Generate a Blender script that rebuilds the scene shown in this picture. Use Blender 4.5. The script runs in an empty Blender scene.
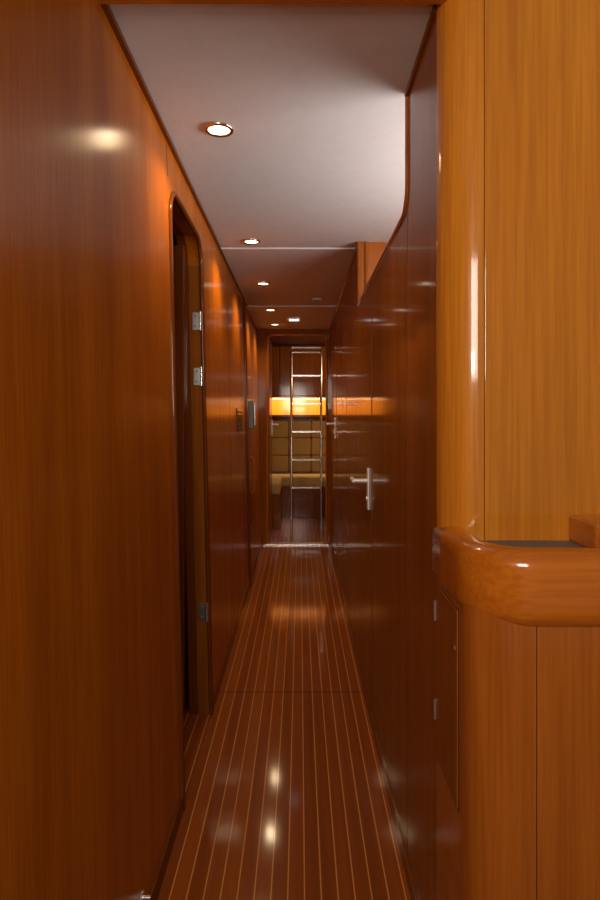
import bpy, bmesh, math
from math import pi, sin, cos
from mathutils import Vector

S = bpy.context.scene
try:
    S.view_settings.view_transform = 'Standard'
    S.view_settings.look = 'None'
except Exception:
    pass

# ------------------------------------------------------------ materials
def newmat(name):
    m = bpy.data.materials.new(name); m.use_nodes = True
    nt = m.node_tree
    return m, nt, nt.nodes['Principled BSDF']

def plain(name, col, rough=.5, metal=0, coat=0, emit=None, es=0, bump=0, bscale=200):
    m, nt, b = newmat(name)
    n = nt.nodes.new('ShaderNodeTexNoise'); n.inputs['Scale'].default_value = 25; n.inputs['Detail'].default_value = 4
    tc = nt.nodes.new('ShaderNodeTexCoord'); nt.links.new(tc.outputs['Object'], n.inputs['Vector'])
    r = nt.nodes.new('ShaderNodeValToRGB')
    r.color_ramp.elements[0].position = .3; r.color_ramp.elements[1].position = .7
    r.color_ramp.elements[0].color = (col[0]*.95, col[1]*.95, col[2]*.95, 1)
    r.color_ramp.elements[1].color = (*col, 1)
    nt.links.new(n.outputs['Fac'], r.inputs['Fac']); nt.links.new(r.outputs['Color'], b.inputs['Base Color'])
    b.inputs['Roughness'].default_value = rough; b.inputs['Metallic'].default_value = metal
    b.inputs['Coat Weight'].default_value = coat
    if emit:
        b.inputs['Emission Color'].default_value = (*emit, 1); b.inputs['Emission Strength'].default_value = es
    if bump:
        n2 = nt.nodes.new('ShaderNodeTexNoise'); n2.inputs['Scale'].default_value = bscale
        nt.links.new(tc.outputs['Object'], n2.inputs['Vector'])
        bp = nt.nodes.new('ShaderNodeBump'); bp.inputs['Strength'].default_value = bump; bp.inputs['Distance'].default_value = .002
        nt.links.new(n2.outputs['Fac'], bp.inputs['Height']); nt.links.new(bp.outputs['Normal'], b.inputs['Normal'])
    return m

def wood(name, c1, c2, axis='Z', rough=.4, coat=1.0, crough=.05, wav=.03, off=0.0, spec=.12):
    m, nt, b = newmat(name); N = nt.nodes; L = nt.links
    tc = N.new('ShaderNodeTexCoord')
    def noise(cross, along, detail, dist=0.0):
        mp = N.new('ShaderNodeMapping')
        sc = [cross]*3; sc['XYZ'.index(axis)] = along
        mp.inputs['Scale'].default_value = sc
        mp.inputs['Location'].default_value = (off, off*1.7, off*.6)
        L.new(tc.outputs['Object'], mp.inputs['Vector'])
        n = N.new('ShaderNodeTexNoise'); n.inputs['Scale'].default_value = 1
        n.inputs['Detail'].default_value = detail; n.inputs['Distortion'].default_value = dist
        L.new(mp.outputs['Vector'], n.inputs['Vector']); return n
    a = noise(11, .55, 6, .6)
    f = noise(150, 4, 3)
    r = N.new('ShaderNodeValToRGB')
    r.color_ramp.elements[0].position = .28; r.color_ramp.elements[0].color = (*c1, 1)
    r.color_ramp.elements[1].position = .72; r.color_ramp.elements[1].color = (*c2, 1)
    L.new(a.outputs['Fac'], r.inputs['Fac'])
    r2 = N.new('ShaderNodeValToRGB')
    r2.color_ramp.elements[0].position = .35; r2.color_ramp.elements[0].color = (.78, .70, .62, 1)
    r2.color_ramp.elements[1].position = .62; r2.color_ramp.elements[1].color = (1, 1, 1, 1)
    L.new(f.outputs['Fac'], r2.inputs['Fac'])
    mx = N.new('ShaderNodeMix'); mx.data_type = 'RGBA'; mx.blend_type = 'MULTIPLY'; mx.inputs[0].default_value = .7
    L.new(r.outputs['Color'], mx.inputs[6]); L.new(r2.outputs['Color'], mx.inputs[7])
    L.new(mx.outputs[2], b.inputs['Base Color'])
    b.inputs['Roughness'].default_value = rough
    b.inputs['Specular IOR Level'].default_value = spec
    b.inputs['Coat Weight'].default_value = coat; b.inputs['Coat Roughness'].default_value = crough
    w = N.new('ShaderNodeTexNoise'); w.inputs['Scale'].default_value = 3.5; w.inputs['Detail'].default_value = 1
    L.new(tc.outputs['Object'], w.inputs['Vector'])
    bp = N.new('ShaderNodeBump'); bp.inputs['Strength'].default_value = wav; bp.inputs['Distance'].default_value = .02
    L.new(w.outputs['Fac'], bp.inputs['Height'])
    L.new(bp.outputs['Normal'], b.inputs['Coat Normal'])
    return m

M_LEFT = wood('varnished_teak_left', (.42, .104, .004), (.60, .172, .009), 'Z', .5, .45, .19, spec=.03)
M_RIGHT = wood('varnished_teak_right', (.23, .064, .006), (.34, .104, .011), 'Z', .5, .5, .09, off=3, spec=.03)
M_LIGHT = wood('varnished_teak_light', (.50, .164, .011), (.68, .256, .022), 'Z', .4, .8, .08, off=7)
M_BODY = wood('varnished_teak_counter', (.34, .090, .009), (.47, .142, .015), 'Z', .4, .7, .08, off=9)
M_RAIL = wood('varnished_teak_rail', (.42, .108, .007), (.58, .172, .012), 'X', .3, 1, .09, off=11)
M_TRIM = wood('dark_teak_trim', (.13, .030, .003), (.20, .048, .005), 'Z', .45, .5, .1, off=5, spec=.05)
M_TRIMY = wood('teak_trim_lengthwise', (.26, .07, .008), (.40, .11, .012), 'Y', .35, .8, .1, off=5)
M_SEAM = plain('seam_dark', (.05, .014, .004), .6)
M_CEIL = plain('ceiling_vinyl', (.70, .68, .67), .8, bump=.25, bscale=350)
M_STEEL = plain('brushed_steel', (.82, .80, .77), .25, .9)
M_HANDLE = plain('satin_handle_steel', (.95, .94, .92), .38, .4)
M_HINGE = plain('satin_hinge_steel', (.45, .43, .40), .3, .9)
M_GREY = plain('grey_plastic', (.22, .21, .2), .4)
M_WHITE = plain('white_plastic', (.7, .7, .7), .4)
M_COUNTER = plain('counter_leather', (.16, .14, .12), .55, bump=.3)
M_BRONZE = plain('bronze_rim', (.75, .55, .42), .25, 1)
M_LAMP = plain('lamp_glass', (1, 1, 1), .3, emit=(1, .86, .66), es=6)
M_SQL = plain('square_lamp_glass', (1, 1, 1), .3, emit=(.75, .88, 1), es=1.6)
M_CUSH = plain('beige_cushion', (.55, .37, .15), .8, bump=.3)

def floor_mat():
    m, nt, b = newmat('teak_and_holly_floor'); N = nt.nodes; L = nt.links
    tc = N.new('ShaderNodeTexCoord'); sp = N.new('ShaderNodeSeparateXYZ'); L.new(tc.outputs['Object'], sp.inputs[0])
    def math_(op, a, bv=None):
        n = N.new('ShaderNodeMath'); n.operation = op
        for i, v in enumerate((a, bv)):
            if v is None: continue
            if isinstance(v, (int, float)): n.inputs[i].default_value = v
            else: L.new(v, n.inputs[i])
        return n.outputs[0]
    P = .0415
    u = math_('DIVIDE', math_('ADD', sp.outputs['X'], 5.0 + .012), P)
    fr = math_('FRACT', u)
    line = math_('LESS_THAN', fr, .08)
    idx = math_('FLOOR', u)
    wn = N.new('ShaderNodeTexWhiteNoise'); wn.noise_dimensions = '1D'; L.new(idx, wn.inputs['W'])
    mp = N.new('ShaderNodeMapping'); mp.inputs['Scale'].default_value = (60, 1.5, 1)
    L.new(tc.outputs['Object'], mp.inputs['Vector'])
    n = N.new('ShaderNodeTexNoise'); n.inputs['Scale'].default_value = 1; n.inputs['Detail'].default_value = 5
    L.new(mp.outputs['Vector'], n.inputs['Vector'])
    v = math_('ADD', math_('MULTIPLY', wn.outputs['Value'], .35), math_('MULTIPLY', n.outputs['Fac'], .65))
    r = N.new('ShaderNodeValToRGB')
    r.color_ramp.elements[0].position = .2; r.color_ramp.elements[0].color = (.20, .042, .005, 1)
    r.color_ramp.elements[1].position = .8; r.color_ramp.elements[1].color = (.33, .078, .009, 1)
    L.new(v, r.inputs['Fac'])
    mx = N.new('ShaderNodeMix'); mx.data_type = 'RGBA'
    L.new(line, mx.inputs[0]); L.new(r.outputs['Color'], mx.inputs[6]); mx.inputs[7].default_value = (.62, .25, .06, 1)
    j = math_('LESS_THAN', math_('ABSOLUTE', math_('SUBTRACT', sp.outputs['Y'], 2.67)), .003)
    mx2 = N.new('ShaderNodeMix'); mx2.data_type = 'RGBA'
    L.new(j, mx2.inputs[0]); L.new(mx.outputs[2], mx2.inputs[6]); mx2.inputs[7].default_value = (.04, .012, .004, 1)
    L.new(mx2.outputs[2], b.inputs['Base Color'])
    b.inputs['Roughness'].default_value = .5
    b.inputs['Specular IOR Level'].default_value = .05
    b.inputs['Coat Weight'].default_value = .55; b.inputs['Coat Roughness'].default_value = .09
    return m
M_FLOOR = floor_mat()

# ------------------------------------------------------------ geometry helpers
LEAN = .045/2.02
def lean(v): return Vector((v[0] - LEAN*v[2], v[1], v[2]))
XL = -.355            # left wall face at floor
XR = .278             # right wall face
ZC = 2.02
YE = 5.78

def group(name):
    e = bpy.data.objects.new(name, None); S.collection.objects.link(e); e.empty_display_size = .1
    return e
def put(name, me, mat, parent=None, smooth=False, bevel=0, segs=3):
    o = bpy.data.objects.new(name, me); S.collection.objects.link(o)
    me.materials.append(mat)
    if smooth:
        for p in me.polygons: p.use_smooth = len(p.vertices) <= 4
    if bevel:
        md = o.modifiers.new('bevel', 'BEVEL'); md.width = bevel; md.segments = segs; md.limit_method = 'ANGLE'
    if parent: o.parent = parent
    return o
def mesh(name, vs, fs, mat, parent=None, ln=False, **k):
    if ln: vs = [lean(v) for v in vs]
    me = bpy.data.meshes.new(name); me.from_pydata([tuple(v) for v in vs], [], fs)
    bm = bmesh.new(); bm.from_mesh(me); bmesh.ops.recalc_face_normals(bm, faces=bm.faces); bm.to_mesh(me); bm.free()
    return put(name, me, mat, parent, **k)
def box(name, x0, x1, y0, y1, z0, z1, mat, parent=None, ln=False, **k):
    vs = [(x, y, z) for x in (x0, x1) for y in (y0, y1) for z in (z0, z1)]
    fs = [(0, 1, 3, 2), (4, 6, 7, 5), (0, 4, 5, 1), (2, 3, 7, 6), (0, 2, 6, 4), (1, 5, 7, 3)]
    return mesh(name, vs, fs, mat, parent, ln, **k)
def prism(name, poly, axis, a, b, mat, parent=None, ln=False, **k):
    def P(p, t):
        return (t, p[0], p[1]) if axis == 'X' else ((p[0], t, p[1]) if axis == 'Y' else (p[0], p[1], t))
    n = len(poly)
    vs = [P(p, a) for p in poly] + [P(p, b) for p in poly]
    fs = [tuple(range(n)), tuple(range(2*n-1, n-1, -1))] + [(i, (i+1) % n, n+(i+1) % n, n+i) for i in range(n)]
    return mesh(name, vs, fs, mat, parent, ln, **k)
def arc(cx, cy, r, a0, a1, n=10):
    return [(cx+r*cos(math.radians(a0+(a1-a0)*i/n)), cy+r*sin(math.radians(a0+(a1-a0)*i/n))) for i in range(n+1)]
def tube(name, pts, r, mat, parent=None, cyc=False, ln=False, res=4):
    if ln: pts = [lean(p) for p in pts]
    c = bpy.data.curves.new(name+'_c', 'CURVE'); c.dimensions = '3D'
    s = c.splines.new('POLY'); s.points.add(len(pts)-1)
    for i, p in enumerate(pts): s.points[i].co = (*p, 1)
    s.use_cyclic_u = cyc; c.bevel_depth = r; c.bevel_resolution = res; c.use_fill_caps = True
    o = bpy.data.objects.new('tmp', c); S.collection.objects.link(o)
    me = bpy.data.meshes.new_from_object(o.evaluated_get(bpy.context.evaluated_depsgraph_get()))
    bpy.data.objects.remove(o); me.name = name; me.materials.clear()
    return put(name, me, mat, parent, smooth=True)
def disc(name, c, r, h, axis, mat, parent=None, seg=32, bevel=0):
    poly = [(cos(2*pi*i/seg)*r, sin(2*pi*i/seg)*r) for i in range(seg)]
    if axis == 'Z': q = [(c[0]+a, c[1]+b) for a, b in poly]; return prism(name, q, 'Z', c[2], c[2]+h, mat, parent, bevel=bevel)
    if axis == 'X': q = [(c[1]+a, c[2]+b) for a, b in poly]; return prism(name, q, 'X', c[0], c[0]+h, mat, parent, bevel=bevel)
    q = [(c[0]+a, c[2]+b) for a, b in poly]; return prism(name, q, 'Y', c[1], c[1]+h, mat, parent, bevel=bevel)

# ------------------------------------------------------------ floor / ceiling
box('floor', -1.7, 1.6, -1.2, 8.3, -.05, 0, M_FLOOR)
cg = group('ceiling')
box('panel_1', -.47, 1.0, 1.24, 3.055, ZC, ZC+.05, M_CEIL, cg, bevel=.003)
box('panel_2', -.47, .318, 3.06, 4.60, ZC-.006, ZC+.05, M_CEIL, cg, bevel=.003)
box('panel_3', -.47, .318, 4.605, 5.78, ZC-.014, ZC+.05, M_CEIL, cg, bevel=.003)

# ------------------------------------------------------------ left wall
D0, D1, DT, R = 1.87, 2.47, 1.885, .10
poly = [(-1.1, 0), (D0, 0)] + arc(D0+R, DT-R, R, 180, 90) + arc(D1-R, DT-R, R, 90, 0) + [(D1, 0), (YE, 0), (YE, ZC+.03), (-1.1, ZC+.03)]
wl = group('wall_left')
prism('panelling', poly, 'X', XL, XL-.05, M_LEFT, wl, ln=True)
for y in (3.35, 5.05):
    box('seam', XL-.002, XL+.0008, y-.0015, y+.0015, .0, 2.0, M_SEAM, wl, ln=True)
box('pilaster', XL-.002, XL+.014, 4.34, 4.40, .0, 2.0, M_TRIM, wl, ln=True, bevel=.004)
box('seam', XL-.002, XL+.0008, 1.855, 1.858, DT+.02, 2.0, M_SEAM, wl, ln=True)
op = [(D0, 0.0)] + arc(D0+R, DT-R, R, 180, 90) + arc(D1-R, DT-R, R, 90, 0) + [(D1, 0.0)]
tube('trim_door_casing', [(XL+.001, p[0], p[1]) for p in op], .009, M_TRIM, wl, ln=True)
Ri = R+.02
inner = [(D0-.02, 0)] + arc(D0+R, DT-R, Ri, 180, 90) + arc(D1-R, DT-R, Ri, 90, 0) + [(D1+.02, 0)]
hole = [(D1+.0, 0)] + arc(D1-R, DT-R, R, 0, 90) + arc(D0+R, DT-R, R, 90, 180) + [(D0, 0)]
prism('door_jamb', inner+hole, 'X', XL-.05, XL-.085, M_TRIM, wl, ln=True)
box('jamb_lining', XL-.05, XL-.001, D1-.0025, D1+.001, 0, DT-R, M_RIGHT, wl, ln=True)
dg = group('door_1')
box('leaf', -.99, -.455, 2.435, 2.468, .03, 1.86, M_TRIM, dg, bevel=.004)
for z in (1.565, 1.345, .41):
    h = group('door_hinge')
    xx = XL - LEAN*z
    box('plate', xx-.038, xx-.008, D1-.0055, D1-.002, z-.035, z+.035, M_HINGE, h, bevel=.001)
    tube('barrel', [(xx-.006, D1-.008, z-.037), (xx-.006, D1-.008, z+.037)], .0065, M_STEEL, h)
    for dz in (-.02, .02):
        disc('screw', (xx-.026, D1-.008, z+dz), .005, .003, 'Y', M_GREY, h, 12)
box('wall_side_outer', -1.62, -1.58, 1.2, 3.3, 0, ZC+.03, M_TRIM)
box('wall_side_fore', -1.58, -.47, 3.26, 3.3, 0, ZC+.03, M_TRIM)
box('wall_side_aft', -1.58, -.47, 1.2, 1.24, 0, ZC+.03, M_TRIM)
box('ceiling_side', -1.62, -.471, 1.2, 3.3, ZC+.03, ZC+.06, M_TRIM)
box('trim_1', XL-.05-.045, XL-.045+.012, 1.24, YE, ZC-.012, ZC+.002, M_TRIM)
bl = group('baseboard_left')
for a, b in ((-1.1, D0-.01), (D1+.01, YE)):
    box('board', XL-.002, XL+.006, a, b, 0, .05, M_TRIM, bl, ln=True)

# ------------------------------------------------------------ right wall
r = .07
poly = [(1.262, 0), (YE, 0), (YE, ZC+.03), (2.95, ZC+.03), (2.95, 1.72)] + arc(1.60+r, 1.72+r, r, 270, 180) + [(1.60, ZC+.03), (1.262, ZC+.03)]
wr = group('wall_right')
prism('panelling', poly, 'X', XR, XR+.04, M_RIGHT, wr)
edge = [(2.95, ZC-.004), (2.95, 1.72)] + arc(1.60+r, 1.72+r, r, 270, 180) + [(1.60, ZC-.004)]
tube('trim_opening', [(XR+.002, a, b) for a, b in edge], .009, M_TRIMY, wr)
tube('trim_opening_rear', [(XR+.038, a, b) for a, b in edge], .009, M_TRIMY, wr)
tube('trim_ceiling_near', [(XR, 1.26, ZC-.006), (XR, 1.60, ZC-.006)], .009, M_TRIM, wr)
tube('trim_ceiling_far', [(XR, 2.95, ZC-.014), (XR, YE, ZC-.018)], .009, M_TRIM, wr)
for y in (1.60, 3.70, 4.05):
    box('seam', XR-.0008, XR+.002, y-.001, y+.001, .0, 1.72, M_SEAM, wr)
box('baseboard_right', XR-.006, XR+.002, 1.262, YE, 0, .05, M_TRIM)
def flush_door(name, y0, y1, z1):
    g = group(name)
    box('reveal', XR-.001, XR+.003, y0-.004, y1+.004, .05, z1+.004, M_SEAM, g)
    box('leaf', XR-.002, XR+.004, y0, y1, .056, z1, M_RIGHT, g, bevel=.001)
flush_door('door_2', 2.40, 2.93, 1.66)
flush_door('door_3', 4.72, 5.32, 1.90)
def handle(y, z, s, xw, d=-1):
    g = group('door_handle')
    box('backplate', xw, xw+d*.009, y-.016, y+.016, z-.09, z+.075, M_HANDLE, g, bevel=.003)
    tube('spindle', [(xw, y, z+.025), (xw+d*.062, y, z+.025)], .0085, M_HANDLE, g)
    tube('lever', [(xw+d*.060, y-.004*s, z+.025), (xw+d*.064, y+.05*s, z+.025), (xw+d*.060, y+.11*s, z+.023)], .0085, M_HANDLE, g)
    disc('key_rose', (xw+d*.009, y, z-.045), .008, d*.004, 'X', M_HANDLE, g, 16)
handle(2.47, .905, 1, XR-.002)
handle(4.80, 1.11, 1, XR-.002)

# space behind the opening
box('wall_recess_end', XR+.04, 1.0, 2.96, 3.0, 0, ZC, M_BODY)
box('wall_recess_side', .96, 1.0, 1.24, 2.96, 0, ZC, M_LIGHT)

# ------------------------------------------------------------ bulkhead column, panel, header
rc = .075
cp = [(XR, 1.265)] + arc(XR+rc, 1.265, rc, 180, 270, 20) + [(XR+rc, 1.235), (XR+.041, 1.262)]
cg2 = group('wall_bulkhead_right')
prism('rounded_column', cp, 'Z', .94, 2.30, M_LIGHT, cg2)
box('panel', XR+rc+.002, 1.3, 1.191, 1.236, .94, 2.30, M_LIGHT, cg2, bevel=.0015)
box('trim_header', -.46, XR+rc, 1.17, 1.238, 2.004, 2.30, M_RAIL, bevel=.004)

# ------------------------------------------------------------ counter unit
ct = group('galley_counter')
body = [(XR, 1.262), (XR, 1.07)] + arc(XR+rc, 1.07, rc, 180, 270, 20) + [(1.3, .995), (1.3, 1.19), (XR+rc, 1.19), (XR+.02, 1.262)]
prism('body', body, 'Z', 0, .87, M_BODY, ct)
prism('worktop', [(XR+.01, 1.262), (XR+.01, 1.07), (XR+.04, 1.01), (XR+rc, 1.0), (1.3, 1.0), (1.3, 1.19), (XR+rc, 1.19), (XR+.03, 1.21)], 'Z', .87, .945, M_COUNTER, ct)
box('seam', .379, .3805, .9943, .997, .0, .86, M_SEAM, ct)
box('cupboard_reveal', XR-.001, XR+.002, 1.083, 1.258, .49, .845, M_SEAM, ct)
box('cupboard_door', XR-.003, XR+.001, 1.087, 1.254, .495, .842, M_RIGHT, ct, bevel=.001)
disc('cupboard_lock', (XR-.005, 1.105, .77), .006, .003, 'X', M_BRONZE, ct, 16)
for z in (.79, .59):
    tube('cupboard_hinge', [(XR-.004, 1.257, z-.02), (XR-.004, 1.257, z+.02)], .0035, M_STEEL, ct)
path = [((XR-.006, 1.275), (-1, 0)), ((XR-.006, 1.2), (-1, 0)), ((XR-.006, 1.09), (-1, 0))]
rr = .115
for i in range(1, 17):
    a = math.radians(180+90*i/16)
    path.append(((XR-.006+rr+rr*cos(a), 1.09+rr*sin(a)), (cos(a), sin(a))))
path += [((.6, .975), (0, -1)), ((1.3, .975), (0, -1))]
prof = []
z0, z1, th = .843, .968, .05
rb = .030
for (cx, cz, a0) in ((-rb, z0+rb, -90), (-rb, z1-rb, 0)):
    for i in range(9):
        a = math.radians(a0+90*i/8); prof.append((cx+rb*cos(a), cz+rb*sin(a)))
rb2 = .010
for (cx, cz, a0) in ((-th+rb2, z1-rb2, 90), (-th+rb2, z0+rb2, 180)):
    for i in range(5):
        a = math.radians(a0+90*i/4); prof.append((cx+rb2*cos(a), cz+rb2*sin(a)))
vs, fs = [], []; n = len(prof)
for (p, nn) in path:
    for (u, z) in prof: vs.append((p[0]+nn[0]*u, p[1]+nn[1]*u, z))
for i in range(len(path)-1):
    for j in range(n):
        fs.append((i*n+j, i*n+(j+1) % n, (i+1)*n+(j+1) % n, (i+1)*n+j))
fs += [tuple(range(n)), tuple(range(len(path)*n-1, (len(path)-1)*n-1, -1))]
mesh('bullnose_rail', vs, fs, M_RAIL, ct, smooth=True)
box('raised_fiddle', .515, 1.3, 1.08, 1.191, .944, .995, M_RAIL, ct, bevel=.006)

# ------------------------------------------------------------ small fittings
g = group('door_catch')
zz = .105; xx = XL-LEAN*zz
disc('base', (xx, 1.39, zz), .014, .006, 'X', M_STEEL, g, 20, bevel=.001)
tube('pin', [(xx+.005, 1.39, zz), (xx+.022, 1.39, zz)], .005, M_STEEL, g)

g = group('wall_intercom')
box('body', XL-.005, XL+.035, 4.62, 4.74, 1.10, 1.31, M_GREY, g, ln=True, bevel=.006)
box('handset', XL+.034, XL+.052, 4.635, 4.675, 1.12, 1.29, M_HINGE, g, ln=True, bevel=.006)
for i in range(4):
    box('key', XL+.034, XL+.038, 4.69, 4.725, 1.13+i*.04, 1.155+i*.04, M_WHITE, g, ln=True, bevel=.002)
g = group('ventilation_grille')
box('frame', XL-.002, XL+.006, 3.72, 4.02, 1.09, 1.24, M_TRIM, g, ln=True, bevel=.002)
for i in range(6):
    box('slat', XL+.005, XL+.012, 3.735, 4.005, 1.102+i*.022, 1.112+i*.022, M_SEAM, g, ln=True)
g = group('grab_rail')
tube('bar', [(XL-.01-.014, 4.70, .60), (XL+.018-.014, 4.70, .62), (XL+.022-.014, 4.70, .65), (XL+.022-.018, 4.70, .84), (XL+.018-.018, 4.70, .87), (XL-.012-.018, 4.70, .89)], .010, M_LEFT, g)

def downlight(x, y, zc, power):
    g = group('ceiling_downlight')
    tube('rim', [(x+.037*cos(2*pi*i/32), y+.037*sin(2*pi*i/32), zc-.002) for i in range(32)], .0065, M_BRONZE, g, cyc=True)
    disc('lens', (x, y, zc-.004), .031, .005, 'Z', M_LAMP, g)
    l = bpy.data.lights.new('bulb', 'SPOT'); l.energy = power; l.color = (1, .72, .40); l.spot_size = math.radians(145); l.spot_blend = .9
    l.shadow_soft_size = .03
    lo = bpy.data.objects.new('bulb', l); S.collection.objects.link(lo); lo.location = (x, y, zc-.02); lo.parent = g
downlight(-.235, 1.80, ZC, 9)
downlight(-.230, 2.94, ZC, 11)
downlight(-.228, 3.83, ZC-.006, 11)
downlight(-.224, 4.72, ZC-.014, 10)
downlight(-.220, 5.45, ZC-.014, 10)
g = group('square_ceiling_light')
box('frame', -.105, .005, 5.10, 5.21, ZC-.026, ZC-.012, M_STEEL, g, bevel=.003)
box('lens', -.09, -.01, 5.115, 5.195, ZC-.029, ZC-.02, M_SQL, g, bevel=.002)
g = group('smoke_detector')
disc('base', (.12, 4.34, ZC-.018), .035, .013, 'Z', M_WHITE, g, bevel=.003)
disc('sensor', (.12, 4.34, ZC-.028), .018, .011, 'Z', M_GREY, g, bevel=.003)

# ------------------------------------------------------------ end bulkhead + doorway
we = group('wall_end')
Ra = .05; a0, a1, zt = -.305, .247, 1.955
frame = [(-1.3, 0), (a0, 0)] + arc(a0+Ra, zt-Ra, Ra, 180, 90, 6) + arc(a1-Ra, zt-Ra, Ra, 90, 0, 6) + [(a1, 0), (1.3, 0), (1.3, 2.1), (-1.3, 2.1)]
prism('bulkhead', frame, 'Y', YE, YE+.05, M_RIGHT, we)
ring = [(a0, 0)] + arc(a0+Ra, zt-Ra, Ra, 180, 90, 6) + arc(a1-Ra, zt-Ra, Ra, 90, 0, 6) + [(a1, 0)]
tube('trim_doorway', [(p[0], YE-.001, p[1]) for p in ring], .010, M_LEFT, we)
box('door_threshold', a0-.03, a1+.02, YE-.06, YE+.05, .0, .012, M_STEEL, bevel=.003)
dg = group('door_4')
box('leaf', a0-.012, a0+.018, YE+.055, YE+.62, .02, 1.93, M_RIGHT, dg, bevel=.003)
handle(YE+.52, 1.09, -1, a0+.018, d=1)

# ------------------------------------------------------------ end cabin
box('wall_port', -1.34, -1.3, YE+.06, 8.14, 0, 2.09, M_RIGHT)
box('wall_starboard', 1.3, 1.34, YE+.06, 8.14, 0, 2.09, M_RIGHT)
box('wall_far', -1.3, 1.3, 8.10, 8.14, 0, 2.09, M_LIGHT)
box('ceiling_end_cabin', -1.34, 1.34, YE+.05, 8.14, 2.1, 2.14, M_TRIM)
lk = group('overhead_locker')
box('carcass', -1.29, 1.29, 7.78, 8.095, 1.44, 2.09, M_TRIM, lk)
for i in range(5):
    box('locker_door', -1.28+i*.515, -1.28+i*.515+.505, 7.762, 7.782, 1.46, 2.07, M_RIGHT, lk, bevel=.004)
sh = group('wall_shelf')
box('board', -1.29, 1.29, 7.86, 8.095, 1.19, 1.215, M_RIGHT, sh, bevel=.004)
box('fiddle', -1.29, 1.29, 7.85, 7.862, 1.185, 1.22, M_RIGHT, sh, bevel=.003)
st = group('settee')
box('base', -1.29, 1.29, 7.34, 8.09, 0, .36, M_RIGHT, st, bevel=.004)
box('base_left', -1.29, -.22, 6.55, 7.34, 0, .36, M_RIGHT, st, bevel=.004)
box('base_right', .29, 1.29, 6.35, 7.34, 0, .36, M_RIGHT, st, bevel=.004)
for i in range(3):
    box('seat_cushion', -1.28+i*.855, -1.28+(i+1)*.855-.01, 7.33, 7.86, .36, .49, M_CUSH, st, bevel=.03)
box('seat_cushion_left', -1.28, -.215, 6.56, 7.325, .36, .49, M_CUSH, st, bevel=.03)
box('seat_cushion_right', .285, 1.28, 6.36, 7.325, .36, .49, M_CUSH, st, bevel=.03)
for i in range(9):
    for j in range(3):
        box('back_cushion', -1.28+i*.284, -1.28+(i+1)*.284-.004, 7.85, 8.05, .49+j*.22, .49+(j+1)*.22-.004, M_CUSH, st, bevel=.02)
ld = group('boarding_ladder')
for x in (-.10, .245):
    tube('stile', [(x, 7.20, 0), (x, 7.20, 1.88), (x, 7.22, 1.93), (x, 7.26, 1.95)], .015, M_STEEL, ld)
for i in range(6):
    z = .37+i*.325
    box('tread', -.10, .245, 7.175, 7.225, z-.012, z+.012, M_STEEL, ld, bevel=.004)
tube('top_bar', [(-.10, 7.26, 1.95), (.245, 7.26, 1.95)], .015, M_STEEL, ld)

# ------------------------------------------------------------ lights
def area(name, loc, tgt, sx, sy, e, col):
    l = bpy.data.lights.new(name, 'AREA'); l.shape = 'RECTANGLE'; l.size = sx; l.size_y = sy; l.energy = e; l.color = col
    o = bpy.data.objects.new(name, l); S.collection.objects.link(o); o.location = loc
    o.rotation_euler = (Vector(tgt)-Vector(loc)).to_track_quat('-Z', 'Y').to_euler()
    return o
def point(name, loc, e, col, rad=.05):
    l = bpy.data.lights.new(name, 'POINT'); l.energy = e; l.color = col; l.shadow_soft_size = rad
    o = bpy.data.objects.new(name, l); S.collection.objects.link(o); o.location = loc
area('led_strip_light', (0, 7.92, 1.435), (0, 8.03, 1.2), 2.5, .03, 20, (1, .74, .36))
point('end_cabin_fill', (.9, 6.8, 1.95), 16, (1, .70, .38))  # added warm fill that brightens the end cabin, no fixture there
area('recess_daylight', (.94, 2.1, 1.68), (-.4, 2.2, 1.84), 1.5, .35, 22, (1, .97, .95))
area('saloon_daylight', (-.20, -.75, 1.68), (.28, 1.7, 1.6), .7, .6, 29, (1, .90, .78))
point('saloon_lamp', (.0, -.05, 1.40), 3.6, (1, .85, .65), .04)

w = bpy.data.worlds.new('world'); S.world = w; w.use_nodes = True
w.node_tree.nodes['Background'].inputs[0].default_value = (.9, .86, .84, 1)
w.node_tree.nodes['Background'].inputs[1].default_value = .12

# ------------------------------------------------------------ camera
c = bpy.data.cameras.new('camera'); co = bpy.data.objects.new('camera', c); S.collection.objects.link(co)
co.location = (0, 0, 1.18); co.rotation_euler = (pi/2, 0, 0)
c.sensor_fit = 'VERTICAL'; c.sensor_height = 36; c.lens = 24.8; c.shift_y = -32/900; c.clip_start = .02
S.camera = co
